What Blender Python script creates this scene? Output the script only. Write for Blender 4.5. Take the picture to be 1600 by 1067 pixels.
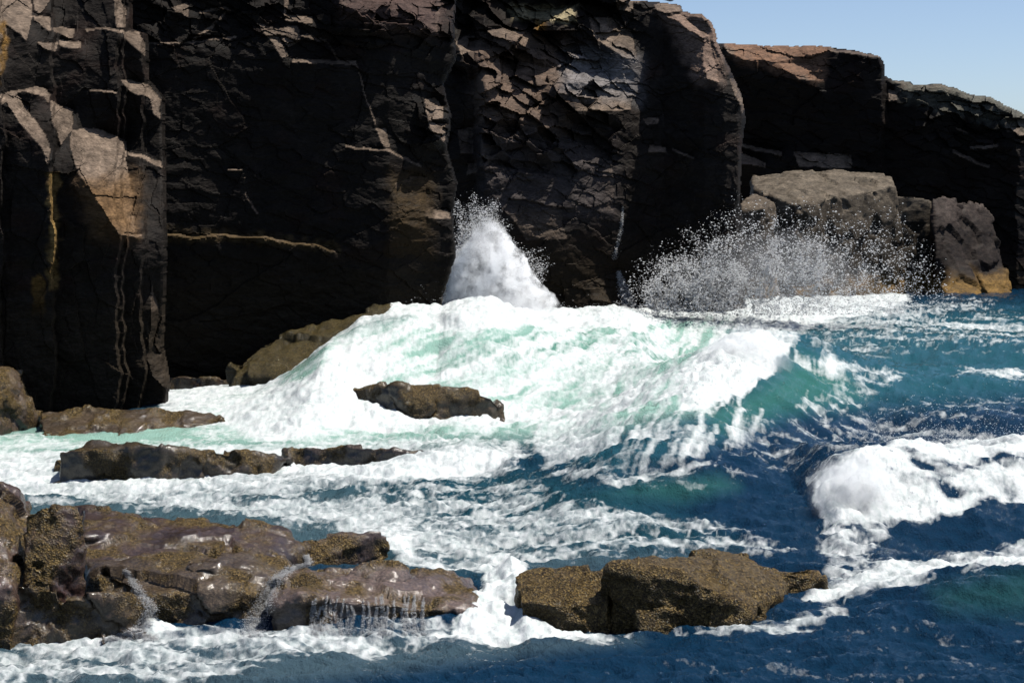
import bpy, math, random
import numpy as np
from mathutils import Vector
for o in list(bpy.data.objects):
    bpy.data.objects.remove(o)
scn = bpy.context.scene
COL = scn.collection
rad = math.radians

# ------------------------------------------------------------------ camera, sky, sun, exposure
F, EYE, HOR = 2666.667, 6.0, 280.0        # focal length in photo pixels, eye height (m), horizon row
cam = bpy.data.cameras.new("camera")
cam.lens, cam.sensor_width = 60.0, 36.0
cam.shift_y = -(533.5 - HOR) / 1600.0
cam.clip_start, cam.clip_end = 0.5, 20000
camo = bpy.data.objects.new("camera", cam)
camo.location = (0, 0, EYE)
camo.rotation_euler = (rad(90), 0, 0)
COL.objects.link(camo)
scn.camera = camo

SUN_EL, SUN_AZ = 65.0, 93.0               # azimuth to the right of the view direction
world = bpy.data.worlds.new("World")
scn.world = world
world.use_nodes = True
wn = world.node_tree
sky = wn.nodes.new("ShaderNodeTexSky")
sky.sky_type = 'NISHITA'
sky.sun_disc = False
sky.sun_elevation, sky.sun_rotation = rad(SUN_EL), rad(SUN_AZ)
sky.air_density, sky.dust_density, sky.ozone_density = 0.6, 0.8, 1.0
bg = wn.nodes["Background"]
bg.inputs["Strength"].default_value = 0.11
wn.links.new(sky.outputs[0], bg.inputs["Color"])
sl = bpy.data.lights.new("sun", 'SUN')
sl.energy, sl.angle, sl.color = 5.0, rad(0.5), (1.0, 0.955, 0.88)
so = bpy.data.objects.new("sun", sl)
sv = Vector((math.sin(rad(SUN_AZ)) * math.cos(rad(SUN_EL)), math.cos(rad(SUN_AZ)) * math.cos(rad(SUN_EL)), math.sin(rad(SUN_EL))))
so.rotation_euler = sv.to_track_quat('Z', 'Y').to_euler()
so.location = sv * 100
COL.objects.link(so)
vs = scn.view_settings
vs.view_transform, vs.look, vs.gamma, vs.use_curve_mapping = 'Standard', 'None', 1.0, False
vs.exposure = 0.38
scn.cycles.max_bounces = 4
scn.cycles.diffuse_bounces = 0
scn.cycles.glossy_bounces = 2
scn.cycles.transmission_bounces = 2
scn.cycles.transparent_max_bounces = 24
scn.cycles.volume_bounces = 8
scn.cycles.max_bounces = 10
scn.cycles.volume_step_rate = 2.0

# ------------------------------------------------------------------ numbers: noise, polygons
rng = np.random.default_rng(7)
PERM = np.concatenate([rng.permutation(256)] * 3).astype(np.int64)
GRAD = rng.normal(size=(256, 3))
GRAD /= np.linalg.norm(GRAD, axis=1)[:, None]
RND = rng.random((256, 8))

def pn3(x, y, z):
    """gradient noise, about -1..1"""
    x, y, z = np.broadcast_arrays(np.asarray(x, float), np.asarray(y, float), np.asarray(z, float))
    xi, yi, zi = np.floor(x).astype(np.int64), np.floor(y).astype(np.int64), np.floor(z).astype(np.int64)
    xf, yf, zf = x - xi, y - yi, z - zi
    u, v, w = [t * t * t * (t * (t * 6 - 15) + 10) for t in (xf, yf, zf)]
    def g(i, j, k):
        h = PERM[PERM[PERM[(xi + i) & 255] + ((yi + j) & 255)] + ((zi + k) & 255)]
        q = GRAD[h]
        return q[..., 0] * (xf - i) + q[..., 1] * (yf - j) + q[..., 2] * (zf - k)
    def l(a, b, t):
        return a + (b - a) * t
    r = l(l(l(g(0, 0, 0), g(1, 0, 0), u), l(g(0, 1, 0), g(1, 1, 0), u), v),
          l(l(g(0, 0, 1), g(1, 0, 1), u), l(g(0, 1, 1), g(1, 1, 1), u), v), w)
    return r * 1.6

def fbm(x, y, z, octv=4, gain=0.5):
    s, a, f = 0, 1.0, 1.0
    for i in range(octv):
        s = s + a * pn3(x * f + i * 17.3, y * f - i * 9.1, z * f + i * 5.7)
        a *= gain
        f *= 2.03
    return s

def ridged(x, y, z, octv=3, gain=0.5):
    s, a, f, t = 0, 1.0, 1.0, 0
    for i in range(octv):
        s = s + a * (1 - np.abs(pn3(x * f + i * 13.1, y * f + i * 7.7, z * f)) * 2)
        t += a
        a *= gain
        f *= 2.1
    return s / t

def vor2(u, v, seed=0):
    """nearest jittered cell: offset from the cell centre, hash, and distance to the border"""
    ui, vi = np.floor(u).astype(np.int64), np.floor(v).astype(np.int64)
    b1 = np.full(u.shape, 9e9); b2 = np.full(u.shape, 9e9)
    du = np.zeros(u.shape); dv = np.zeros(u.shape); hh = np.zeros(u.shape, np.int64)
    for i in (-1, 0, 1):
        for j in (-1, 0, 1):
            h = PERM[PERM[(ui + i + seed * 31) & 255] + ((vi + j) & 255)]
            a, b = u - (ui + i + RND[h, 0]), v - (vi + j + RND[h, 1])
            d = a * a + b * b
            n = d < b1
            b2 = np.where(n, b1, np.minimum(b2, d))
            b1 = np.where(n, d, b1)
            du = np.where(n, a, du); dv = np.where(n, b, dv); hh = np.where(n, h, hh)
    return du, dv, hh, np.sqrt(b2) - np.sqrt(b1)

def vor3(p, seed=0):
    pi = np.floor(p).astype(np.int64)
    b1 = np.full(len(p), 9e9); off = np.zeros((len(p), 3)); hh = np.zeros(len(p), np.int64)
    for i in (-1, 0, 1):
        for j in (-1, 0, 1):
            for k in (-1, 0, 1):
                h = PERM[PERM[PERM[(pi[:, 0] + i + seed * 31) & 255] + ((pi[:, 1] + j) & 255)] + ((pi[:, 2] + k) & 255)]
                o = p - (pi + np.array([i, j, k]) + RND[h, :3])
                d = (o * o).sum(1)
                n = d < b1
                b1 = np.where(n, d, b1); hh = np.where(n, h, hh)
                off[n] = o[n]
    return off, hh

def inside(px, py, poly):
    poly = np.asarray(poly, float)
    r = np.zeros(px.shape, bool)
    bb = (px >= poly[:, 0].min()) & (px <= poly[:, 0].max()) & (py >= poly[:, 1].min()) & (py <= poly[:, 1].max())
    x, y = px[bb], py[bb]
    c = np.zeros(x.shape, bool)
    for (x0, y0), (x1, y1) in zip(poly, np.roll(poly, -1, 0)):
        if y0 != y1:
            c ^= ((y0 > y) != (y1 > y)) & (x < (x1 - x0) * (y - y0) / (y1 - y0) + x0)
    r[bb] = c
    return r

def segdist(px, py, pts, closed=False):
    """distance to a polyline and the running index along it"""
    pts = np.asarray(pts, float)
    best = np.full(px.shape, 9e9); par = np.zeros(px.shape); side = np.zeros(px.shape)
    n = len(pts)
    for i in range(n if closed else n - 1):
        a, b = pts[i], pts[(i + 1) % n]
        dx, dy = b[0] - a[0], b[1] - a[1]
        L = dx * dx + dy * dy + 1e-12
        t = np.clip(((px - a[0]) * dx + (py - a[1]) * dy) / L, 0, 1)
        d = np.hypot(px - a[0] - t * dx, py - a[1] - t * dy)
        m = d < best
        best = np.where(m, d, best); par = np.where(m, i + t, par)
        side = np.where(m, np.sign(dx * (py - a[1]) - dy * (px - a[0])), side)
    return best, par, side

def sst(a, b, x):
    t = np.clip((x - a) / (b - a), 0, 1)
    return t * t * (3 - 2 * t)

def soft(px, py, poly, w):
    """1 inside a polygon, fading over w pixels round its edge"""
    poly = np.asarray(poly, float)
    r = np.zeros(px.shape)
    bb = (px >= poly[:, 0].min() - w) & (px <= poly[:, 0].max() + w) & (py >= poly[:, 1].min() - w) & (py <= poly[:, 1].max() + w)
    if bb.any():
        d = segdist(px[bb], py[bb], poly, True)[0]
        r[bb] = sst(-w, w, np.where(inside(px[bb], py[bb], poly), d, -d))
    return r

def at_depth(px, py, d):
    return np.stack([(px - 800.0) * d / F, d + 0 * px, EYE - (py - HOR) * d / F], -1)

def at_level(px, py, z=0.0):
    d = (EYE - z) * F / (py - HOR)
    return np.array([(px - 800.0) * d / F, d, z])

# ------------------------------------------------------------------ mesh helpers
def mesh_obj(name, V, faces, mat, attrs=None, smooth=False, parent=None):
    me = bpy.data.meshes.new(name)
    V = np.asarray(V, np.float32)
    faces = np.asarray(faces, np.int32)
    k = faces.shape[1]
    me.vertices.add(len(V)); me.vertices.foreach_set("co", V.ravel())
    me.loops.add(faces.size); me.loops.foreach_set("vertex_index", faces.ravel())
    me.polygons.add(len(faces))
    me.polygons.foreach_set("loop_start", np.arange(0, faces.size, k, dtype=np.int32))
    me.polygons.foreach_set("use_smooth", np.full(len(faces), smooth, bool))
    for nm, a in (attrs or {}).items():
        a = np.asarray(a, np.float32)
        if a.ndim == 1:
            at = me.attributes.new(nm, 'FLOAT', 'POINT'); at.data.foreach_set("value", a)
        else:
            at = me.attributes.new(nm, 'FLOAT_COLOR', 'POINT')
            at.data.foreach_set("color", np.concatenate([a, np.ones((len(a), 1), np.float32)], 1).ravel())
    me.update(calc_edges=True)
    me.validate()
    if mat: me.materials.append(mat)
    o = bpy.data.objects.new(name, me)
    COL.objects.link(o)
    if parent: o.parent = parent
    return o

def tag(o, label=None, cat=None, group=None, kind=None):
    for k, v in (("label", label), ("category", cat), ("group", group), ("kind", kind)):
        if v: o[k] = v
    return o

# ------------------------------------------------------------------ materials
def new_mat(name):
    m = bpy.data.materials.new(name)
    m.use_nodes = True
    nt = m.node_tree
    return m, nt, nt.nodes["Principled BSDF"], nt.nodes["Material Output"]

def N(nt, typ, **kw):
    n = nt.nodes.new(typ)
    for k, v in kw.items():
        if k in n.inputs.keys(): n.inputs[k].default_value = v
        else: setattr(n, k, v)
    return n

def ramp(nt, src, stops):
    r = nt.nodes.new("ShaderNodeValToRGB")
    e = r.color_ramp.elements
    while len(e) < len(stops): e.new(0.5)
    for i, (p, c) in enumerate(stops):
        e[i].position = p
        e[i].color = (c, c, c, 1) if not hasattr(c, '__len__') else (*c, 1)
    nt.links.new(src, r.inputs[0])
    return r.outputs[0]

def mixc(nt, fac, a, b, mode='MIX'):
    m = nt.nodes.new("ShaderNodeMix"); m.data_type = 'RGBA'; m.blend_type = mode
    for s, i in ((fac, 0), (a, 6), (b, 7)):
        if hasattr(s, 'default_value') or hasattr(s, 'is_linked'): nt.links.new(s, m.inputs[i])
        else: m.inputs[i].default_value = s if i == 0 else (*s, 1)
    return m.outputs[2]

def rock_material(name, rough=(0.45, 0.8), bump=0.03, grain=9.0, spec=0.06):
    m, nt, bs, out = new_mat(name)
    L = nt.links.new
    tc = N(nt, "ShaderNodeTexCoord")
    at = N(nt, "ShaderNodeAttribute", attribute_name="tint")
    n1 = N(nt, "ShaderNodeTexNoise", Scale=grain * 0.25, Detail=8.0, Roughness=0.65)
    n2 = N(nt, "ShaderNodeTexNoise", Scale=grain, Detail=6.0, Roughness=0.7)
    mp = N(nt, "ShaderNodeMapping"); mp.inputs["Rotation"].default_value = (0.3, 0.5, 0.2); mp.inputs["Scale"].default_value = (1, 1, 3)
    L(tc.outputs["Object"], mp.inputs[0])
    for n in (n1, n2): L(mp.outputs[0], n.inputs["Vector"])
    v1 = ramp(nt, n1.outputs["Fac"], [(0.3, 0.45), (0.5, 0.95), (0.72, 1.5)])
    v2 = ramp(nt, n2.outputs["Fac"], [(0.3, 0.55), (0.7, 1.35)])
    c = mixc(nt, 1.0, at.outputs["Color"], v1, 'MULTIPLY')
    c = mixc(nt, 1.0, c, v2, 'MULTIPLY')
    L(c, bs.inputs["Base Color"])
    rr = nt.nodes.new("ShaderNodeMapRange")
    rr.inputs[1].default_value, rr.inputs[2].default_value = 0.3, 0.7
    rr.inputs[3].default_value, rr.inputs[4].default_value = rough
    L(n1.outputs["Fac"], rr.inputs[0]); L(rr.outputs[0], bs.inputs["Roughness"])
    bs.inputs["Specular IOR Level"].default_value = spec
    b1 = N(nt, "ShaderNodeBump", Strength=0.9, Distance=bump)
    b2 = N(nt, "ShaderNodeBump", Strength=0.8, Distance=bump * 0.35)
    L(n1.outputs["Fac"], b1.inputs["Height"]); L(n2.outputs["Fac"], b2.inputs["Height"])
    L(b1.outputs[0], b2.inputs["Normal"]); L(b2.outputs[0], bs.inputs["Normal"])
    return m

def shore_material(name, weed=0.5, pal=((0.06, 0.034, 0.008), (0.068, 0.042, 0.010), (0.17, 0.115, 0.04))):
    """wet rock grown over with barnacles and rockweed"""
    m, nt, bs, out = new_mat(name)
    L = nt.links.new
    tc = N(nt, "ShaderNodeTexCoord")
    at = N(nt, "ShaderNodeAttribute", attribute_name="tint")
    big = N(nt, "ShaderNodeTexNoise", Scale=1.6, Detail=6.0, Roughness=0.6)
    fine = N(nt, "ShaderNodeTexNoise", Scale=26.0, Detail=5.0, Roughness=0.75)
    vo = N(nt, "ShaderNodeTexVoronoi", Scale=42.0)
    for n in (big, fine, vo): L(tc.outputs["Object"], n.inputs["Vector"])
    wmask = ramp(nt, big.outputs["Fac"], [(0.5 - 0.25 * weed, 0.0), (0.62 - 0.2 * weed, 1.0)])
    spk = ramp(nt, fine.outputs["Fac"], [(0.34, 0.35), (0.52, 0.9), (0.68, 2.0)])
    bare = mixc(nt, 1.0, at.outputs["Color"], spk, 'MULTIPLY')
    wc = ramp(nt, vo.outputs["Color"], [(0.1, tuple(0.25 * c for c in pal[0])), (0.5, pal[1]), (0.9, pal[2])])
    weedc = mixc(nt, 0.75, wc, spk, 'MULTIPLY')
    c = mixc(nt, wmask, bare, weedc)
    L(c, bs.inputs["Base Color"])
    L(ramp(nt, wmask, [(0, 0.3), (1, 0.5)]), bs.inputs["Roughness"])
    bs.inputs["Specular IOR Level"].default_value = 0.15
    L(ramp(nt, wmask, [(0, 0.8), (1, 0.3)]), bs.inputs["Coat Weight"])
    bs.inputs["Coat Roughness"].default_value = 0.12
    glit = N(nt, "ShaderNodeTexNoise", Scale=55.0, Detail=3.0, Roughness=0.7)
    L(tc.outputs["Object"], glit.inputs["Vector"])
    bc = N(nt, "ShaderNodeBump", Distance=0.03)
    L(ramp(nt, wmask, [(0, 0.22), (1, 1.0)]), bc.inputs["Strength"])
    L(glit.outputs["Fac"], bc.inputs["Height"]); L(bc.outputs[0], bs.inputs["Coat Normal"])
    b0 = N(nt, "ShaderNodeBump", Strength=0.6, Distance=0.05)
    L(big.outputs["Fac"], b0.inputs["Height"])
    b1 = N(nt, "ShaderNodeBump", Distance=0.03)
    L(ramp(nt, wmask, [(0, 0.12), (1, 0.9)]), b1.inputs["Strength"])
    L(vo.outputs["Distance"], b1.inputs["Height"]); L(b0.outputs[0], b1.inputs["Normal"])
    b2 = N(nt, "ShaderNodeBump", Strength=0.7, Distance=0.02)
    L(fine.outputs["Fac"], b2.inputs["Height"]); L(b1.outputs[0], b2.inputs["Normal"])
    L(b2.outputs[0], bs.inputs["Normal"])
    return m

def foam_material(name, col=(0.86, 0.88, 0.9), trans=0.45, clear=0.0):
    m, nt, bs, out = new_mat(name)
    L = nt.links.new
    bs.inputs["Base Color"].default_value = (*col, 1)
    bs.inputs["Roughness"].default_value = 0.6
    tr = N(nt, "ShaderNodeBsdfTranslucent"); tr.inputs[0].default_value = (*col, 1)
    mx = N(nt, "ShaderNodeMixShader"); mx.inputs[0].default_value = trans
    L(bs.outputs[0], mx.inputs[1]); L(tr.outputs[0], mx.inputs[2])
    if clear:
        tp = N(nt, "ShaderNodeBsdfTransparent"); m3 = N(nt, "ShaderNodeMixShader"); m3.inputs[0].default_value = clear
        L(mx.outputs[0], m3.inputs[1]); L(tp.outputs[0], m3.inputs[2]); L(m3.outputs[0], out.inputs[0])
    else:
        L(mx.outputs[0], out.inputs[0])
    return m

def sea_material():
    m, nt, bs, out = new_mat("sea_water")
    L = nt.links.new
    geo = N(nt, "ShaderNodeNewGeometry")
    body = N(nt, "ShaderNodeAttribute", attribute_name="body")
    foam = N(nt, "ShaderNodeAttribute", attribute_name="foam")
    mp = N(nt, "ShaderNodeMapping"); mp.inputs["Scale"].default_value = (1, 0.45, 1)
    L(geo.outputs["Position"], mp.inputs[0])
    fn = N(nt, "ShaderNodeTexNoise", Scale=10.0, Detail=6.0, Roughness=0.7)
    rp = N(nt, "ShaderNodeTexNoise", Scale=24.0, Detail=5.0, Roughness=0.65)
    for n in (fn, rp): L(mp.outputs[0], n.inputs["Vector"])
    ad = N(nt, "ShaderNodeMath", operation='MULTIPLY_ADD')
    L(fn.outputs["Fac"], ad.inputs[0]); ad.inputs[1].default_value = 0.45
    sub = N(nt, "ShaderNodeMath", operation='SUBTRACT'); sub.inputs[1].default_value = 0.225
    L(foam.outputs["Fac"], sub.inputs[0]); L(sub.outputs[0], ad.inputs[2])
    fm = ramp(nt, ad.outputs[0], [(0.27, 0.0), (0.5, 0.55), (0.8, 0.97)])
    L(body.outputs["Color"], bs.inputs["Base Color"])
    bs.inputs["Roughness"].default_value = 0.03
    bs.inputs["IOR"].default_value = 1.33
    bs.inputs["Specular IOR Level"].default_value = 0.32
    b1 = N(nt, "ShaderNodeBump", Strength=0.8, Distance=0.06)
    L(rp.outputs["Fac"], b1.inputs["Height"]); L(b1.outputs[0], bs.inputs["Normal"])
    fo = N(nt, "ShaderNodeBsdfPrincipled")
    L(ramp(nt, fn.outputs["Fac"], [(0.3, (0.42, 0.49, 0.48)), (0.62, (0.70, 0.72, 0.72))]), fo.inputs["Base Color"])
    fo.inputs["Roughness"].default_value = 0.55
    b2 = N(nt, "ShaderNodeBump", Strength=0.5, Distance=0.04)
    L(fn.outputs["Fac"], b2.inputs["Height"]); L(b2.outputs[0], fo.inputs["Normal"])
    tr = N(nt, "ShaderNodeBsdfTranslucent"); tr.inputs[0].default_value = (0.85, 0.88, 0.9, 1)
    mx2 = N(nt, "ShaderNodeMixShader"); mx2.inputs[0].default_value = 0.12
    L(fo.outputs[0], mx2.inputs[1]); L(tr.outputs[0], mx2.inputs[2])
    mx = N(nt, "ShaderNodeMixShader")
    L(fm, mx.inputs[0]); L(bs.outputs[0], mx.inputs[1]); L(mx2.outputs[0], mx.inputs[2]); L(mx.outputs[0], out.inputs[0])
    return m

CLIFF = rock_material("cliff_rock")
WET = shore_material("wet_shore_rock", 0.2)
BARN = shore_material("barnacle_rock", 1.25)
WEED = shore_material("brown_weed", 1.3, ((0.035, 0.027, 0.005), (0.052, 0.038, 0.009), (0.095, 0.066, 0.02)))
DROP = foam_material("spray_drops", (0.985, 0.988, 0.99), 0.5, 0.3)
SEA = sea_material()

# ------------------------------------------------------------------ cliffs
def integrate(gx, gy):
    """the surface whose slopes come closest to (gx, gy), by a cosine-series Poisson solve"""
    h, w = gx.shape
    f = np.zeros((h, w))
    f[:, :-1] += gx[:, :-1]; f[:, 1:] -= gx[:, :-1]
    f[:-1] += gy[:-1]; f[1:] -= gy[:-1]
    e = np.concatenate([f, f[:, ::-1]], 1); e = np.concatenate([e, e[::-1]], 0)
    E = np.fft.rfft2(e)
    ky = 2 * np.cos(2 * np.pi * np.arange(2 * h) / (2 * h)) - 2
    kx = 2 * np.cos(2 * np.pi * np.arange(w + 1) / (2 * w)) - 2
    den = ky[:, None] + kx[None]
    den[0, 0] = 1
    E /= den; E[0, 0] = 0
    return np.fft.irfft2(E, s=(2 * h, 2 * w))[:h, :w]

def cliff(name, x0, x1, y0, y1, outline, base, dark_k, lits, tints, rock, frac, step=1.7, back=6.0, seed=0, warp=3.0, roll=0.5):
    """A rock face built column by column from its foot: where the rock leans back (lits) the face
    steps away from the sea, elsewhere it stands upright; jointed blocks are set in and out of it."""
    gx = np.arange(x0, x1 + step, step); gy = np.arange(y1, y0 - step, -step)
    PX, PY = np.meshgrid(gx, gy)
    wx = PX + warp * fbm(PX / 45, PY / 45, seed + 0.5, 4, 0.6)
    wy = PY + warp * fbm(PX / 45, PY / 45, seed + 9.5, 4, 0.6)
    K = np.full(PX.shape, dark_k) if np.isscalar(dark_k) else dark_k(wx, wy)
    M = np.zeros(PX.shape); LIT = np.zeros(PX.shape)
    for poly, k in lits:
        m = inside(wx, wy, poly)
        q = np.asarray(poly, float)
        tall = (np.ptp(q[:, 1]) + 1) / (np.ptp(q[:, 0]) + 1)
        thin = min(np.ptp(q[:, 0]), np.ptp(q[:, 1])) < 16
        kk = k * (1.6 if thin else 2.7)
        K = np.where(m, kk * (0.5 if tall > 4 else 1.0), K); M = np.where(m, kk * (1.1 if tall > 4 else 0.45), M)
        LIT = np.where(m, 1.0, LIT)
    D0 = base(wx + 7 * pn3(PX / 500, PY / 60, seed + 2.2) + 3 * pn3(PX / 90, PY / 22, seed + 6.2), PY)
    sc = step * D0.mean() / F
    D = D0 + integrate(M * sc, K * sc)
    for (cw, ch, amp, tilt, rot, reg, sd) in frac:
        c, s = math.cos(rad(rot)), math.sin(rad(rot))
        u, v = (wx * c + wy * s) / cw, (-wx * s + wy * c) / ch
        du, dv, h, e = vor2(u, v, sd)
        a = amp if reg is None else amp * reg(PX, PY)
        D = D + a * ((RND[h, 2] - 0.5) + tilt * ((RND[h, 3] - 0.5) * du - (RND[h, 4] * 1.0 - 0.35) * dv))
    D = D + (0.05 + 0.05 * LIT) * fbm(PX / 40, PY / 26, seed + 3.3, 5, 0.5)
    sd = segdist(PX, PY, outline, True)[0]
    ins = inside(PX + 1.5 * pn3(PX / 9, PY / 9, seed), PY + 2.0 * pn3(PX / 11, PY / 8, seed + 4), outline)
    D = D + roll * np.clip(1 - sd / 7, 0, 1) ** 2
    V = at_depth(PX, PY, D).reshape(-1, 3)
    # stone colour, with sunlit facets painted paler and shaded faces near black
    T = np.ones(PX.shape + (3,)) * np.array(rock)
    mott = fbm(PX / 60, PY / 50, seed + 21, 4, 0.6)
    T = T * (1 + 0.35 * mott)[..., None]
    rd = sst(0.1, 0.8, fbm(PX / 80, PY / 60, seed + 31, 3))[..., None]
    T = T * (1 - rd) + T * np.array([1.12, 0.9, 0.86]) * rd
    pale = (LIT * np.clip(0.35 + 0.9 * K, 0.3, 1) * (0.75 + 0.35 * mott))[..., None]  # sunlight put into the colour: paler the more a facet leans back
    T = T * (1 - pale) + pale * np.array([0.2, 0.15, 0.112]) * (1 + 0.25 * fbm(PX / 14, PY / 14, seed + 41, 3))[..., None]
    for poly, c, w in tints:
        m = soft(wx + 8 * pn3(PX / 12, PY / 12, 1.5), wy + 8 * pn3(PX / 12, PY / 12, 8.5), poly, w)[..., None]
        T = T * (1 - m) + np.array(c) * m
    nx, ny = len(gx), len(gy)
    idx = np.arange(nx * ny).reshape(ny, nx)
    Q = np.stack([idx[:-1, :-1], idx[:-1, 1:], idx[1:, 1:], idx[1:, :-1]], -1).reshape(-1, 4)
    Q = Q[ins.ravel()[Q].all(1)]
    # walls running back from the border, so the face has a body behind it
    E = np.concatenate([Q[:, [0, 1]], Q[:, [1, 2]], Q[:, [2, 3]], Q[:, [3, 0]]])
    key = np.sort(E, 1); key = key[:, 0] * (nx * ny) + key[:, 1]
    u, inv, cnt = np.unique(key, return_inverse=True, return_counts=True)
    B = E[cnt[inv.ravel()] == 1]
    bv = np.unique(B)
    m = np.full(nx * ny, -1, np.int64); m[bv] = np.arange(len(bv)) + nx * ny
    V2 = V[bv] + np.array([0, back, 0.0])
    Q2 = np.stack([B[:, 1], B[:, 0], m[B[:, 0]], m[B[:, 1]]], -1)
    Vall = np.concatenate([V, V2]); Tall = np.concatenate([T.reshape(-1, 3), T.reshape(-1, 3)[bv]])
    Qall = np.concatenate([Q, Q2])
    used = np.unique(Qall); rm = np.zeros(len(Vall), np.int64); rm[used] = np.arange(len(used))
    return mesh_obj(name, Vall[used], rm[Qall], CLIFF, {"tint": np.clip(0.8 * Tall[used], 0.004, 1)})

def steps(pairs):
    xs = np.array([p[0] for p in pairs], float); ds = np.array([p[1] for p in pairs], float)
    return lambda px, py: np.interp(px, xs, ds)

def line(pts, w=3):
    """thin sloping ledge along a polyline, as a polygon"""
    return pts + [(x, y + w) for x, y in reversed(pts)]

ROCK = (0.02, 0.0165, 0.014)  # near black, the shade of the upright faces is in this colour
OCHRE = (0.17, 0.095, 0.028)

# --- left pillar
pil_lit = [
    ([(-260, -90), (30, -90), (49, 0), (50, 26), (39, 65), (11, 41), (-260, 20)], 1.0),
    ([(-20, 36), (9, 41), (11, 75), (4, 109), (-20, 127)], 0.9),
    ([(51, 26), (77, 28), (81, 51), (52, 34)], 1.3), ([(49, -60), (79, -60), (79, 0), (60, 24), (52, 15)], 0.6),
    ([(165, -60), (187, -60), (187, 0), (199, 19), (199, 43), (186, 41)], 1.1),
    ([(195, 49), (217, 49), (227, 67), (227, 88), (197, 60)], 1.2),
    ([(82, 45), (116, 45), (116, 60), (109, 62), (84, 51)], 1.2), ([(92, 64), (127, 66), (127, 76), (92, 72)], 1.8),
    ([(56, 66), (90, 67), (88, 81), (71, 77)], 1.0), (line([(135, 45), (165, 44), (196, 46)], 4), 1.8),
    (line([(139, 140), (184, 142)], 4), 1.8),
    ([(11, 157), (28, 150), (71, 210), (77, 225), (75, 260), (60, 225), (34, 195)], 1.0),
    ([(0, 148), (56, 134), (71, 137), (77, 146), (77, 165), (69, 150), (34, 143), (4, 165)], 0.9),
    ([(79, 157), (116, 171), (114, 202), (96, 229), (81, 187)], 1.3),
    ([(114, 201), (148, 199), (199, 221), (199, 262), (212, 364), (184, 365), (163, 330), (124, 270), (109, 232)], 1.15),
    ([(201, 236), (251, 253), (253, 264), (225, 250), (201, 242)], 1.0),
    ([(191, 126), (232, 129), (253, 154), (251, 186), (240, 180), (236, 157), (225, 150), (202, 144)], 1.0),
    (line([(184, 364), (223, 368)], 4), 1.8), ([(240, 444), (247, 474), (245, 545), (230, 549), (236, 500)], 0.9),
    ([(225, 548), (250, 552), (268, 600), (262, 612), (240, 590)], 0.5)]
pil_tint = [([(0, 36), (9, 41), (11, 75), (4, 109), (0, 127)], OCHRE, 4),
            ([(120, 285), (212, 275), (215, 370), (150, 370)], (0.15, 0.09, 0.045), 22),
            ([(50, 430), (68, 430), (70, 580), (50, 580)], OCHRE, 4), ([(76, 270), (92, 270), (90, 450), (78, 450)], (0.25, 0.16, 0.06), 5),
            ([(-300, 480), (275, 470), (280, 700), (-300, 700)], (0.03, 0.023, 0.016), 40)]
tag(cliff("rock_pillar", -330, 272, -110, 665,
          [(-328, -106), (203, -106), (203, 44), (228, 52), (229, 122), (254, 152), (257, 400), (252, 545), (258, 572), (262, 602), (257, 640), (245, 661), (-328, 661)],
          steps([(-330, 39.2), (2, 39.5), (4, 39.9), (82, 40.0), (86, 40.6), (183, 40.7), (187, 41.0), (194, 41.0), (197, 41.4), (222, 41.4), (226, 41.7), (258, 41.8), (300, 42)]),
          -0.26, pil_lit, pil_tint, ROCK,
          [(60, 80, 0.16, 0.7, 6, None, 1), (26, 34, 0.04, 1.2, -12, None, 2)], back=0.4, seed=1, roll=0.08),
    "tall jointed rock pillar with tan sunlit slabs at the left of the cliff", "rock pillar")

# --- dark main wall
wall_lit = [
    (line([(253, 364), (310, 369), (330, 364), (420, 372), (500, 383), (525, 392)], 4), 2.2),
    (line([(354, 263), (379, 264)], 3), 1.8), (line([(379, 264), (384, 300), (404, 332)], 5), 0.9),
    (line([(229, 68), (300, 65), (370, 56)], 3), 1.5), ([(403, 34), (427, 44), (452, 88), (440, 92), (420, 60)], 0.5),
    ([(427, 44), (463, 41), (470, 66), (450, 74)], 0.45), (line([(455, 94), (505, 92), (557, 97)], 6), 2.0),
    (line([(557, 97), (566, 130), (586, 190)], 7), 0.9), (line([(469, 53), (510, 60), (530, 92)], 5), 0.9),
    ([(446, -60), (452, 4), (447, 25), (487, 27), (487, 38), (446, 34), (440, -60)], 1.1),
    ([(524, -90), (600, -90), (590, 12), (560, 18), (530, 8)], 0.8), ([(602, -90), (700, -90), (689, 0), (685, 52), (659, 41), (625, 15)], 0.75),
    ([(587, 199), (602, 202), (610, 234), (600, 232)], 0.9), (line([(539, 227), (610, 234), (660, 260)], 4), 1.1),
    ([(617, 285), (662, 277), (670, 322), (662, 360), (625, 349)], 0.42), ([(659, 326), (700, 329), (704, 342), (670, 345)], 0.6),
    (line([(640, 277), (670, 277), (676, 318)], 4), 0.9), ([(662, 157), (679, 154), (692, 169), (692, 184), (670, 189)], 1.2),
    ([(670, 191), (698, 195), (692, 225), (677, 210)], 0.9), (line([(300, 60), (330, 40), (352, 20)], 5), 0.6),
    ([(265, 10), (290, 6), (296, 28), (280, 20)], 0.9), (line([(312, 16), (350, 11), (360, 18)], 5), 1.2)]
wall_tint = [([(610, 270), (680, 270), (675, 400), (610, 400)], (0.042, 0.028, 0.014), 16), ([(250, 361), (330, 361), (420, 368), (530, 380), (530, 396), (420, 380), (250, 374)], (0.085, 0.058, 0.028), 8),
             ([(520, -90), (700, -90), (690, 60), (530, 30)], (0.075, 0.05, 0.042), 22),
             ([(150, 430), (740, 420), (740, 640), (150, 640)], (0.026, 0.02, 0.013), 50)]
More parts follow.
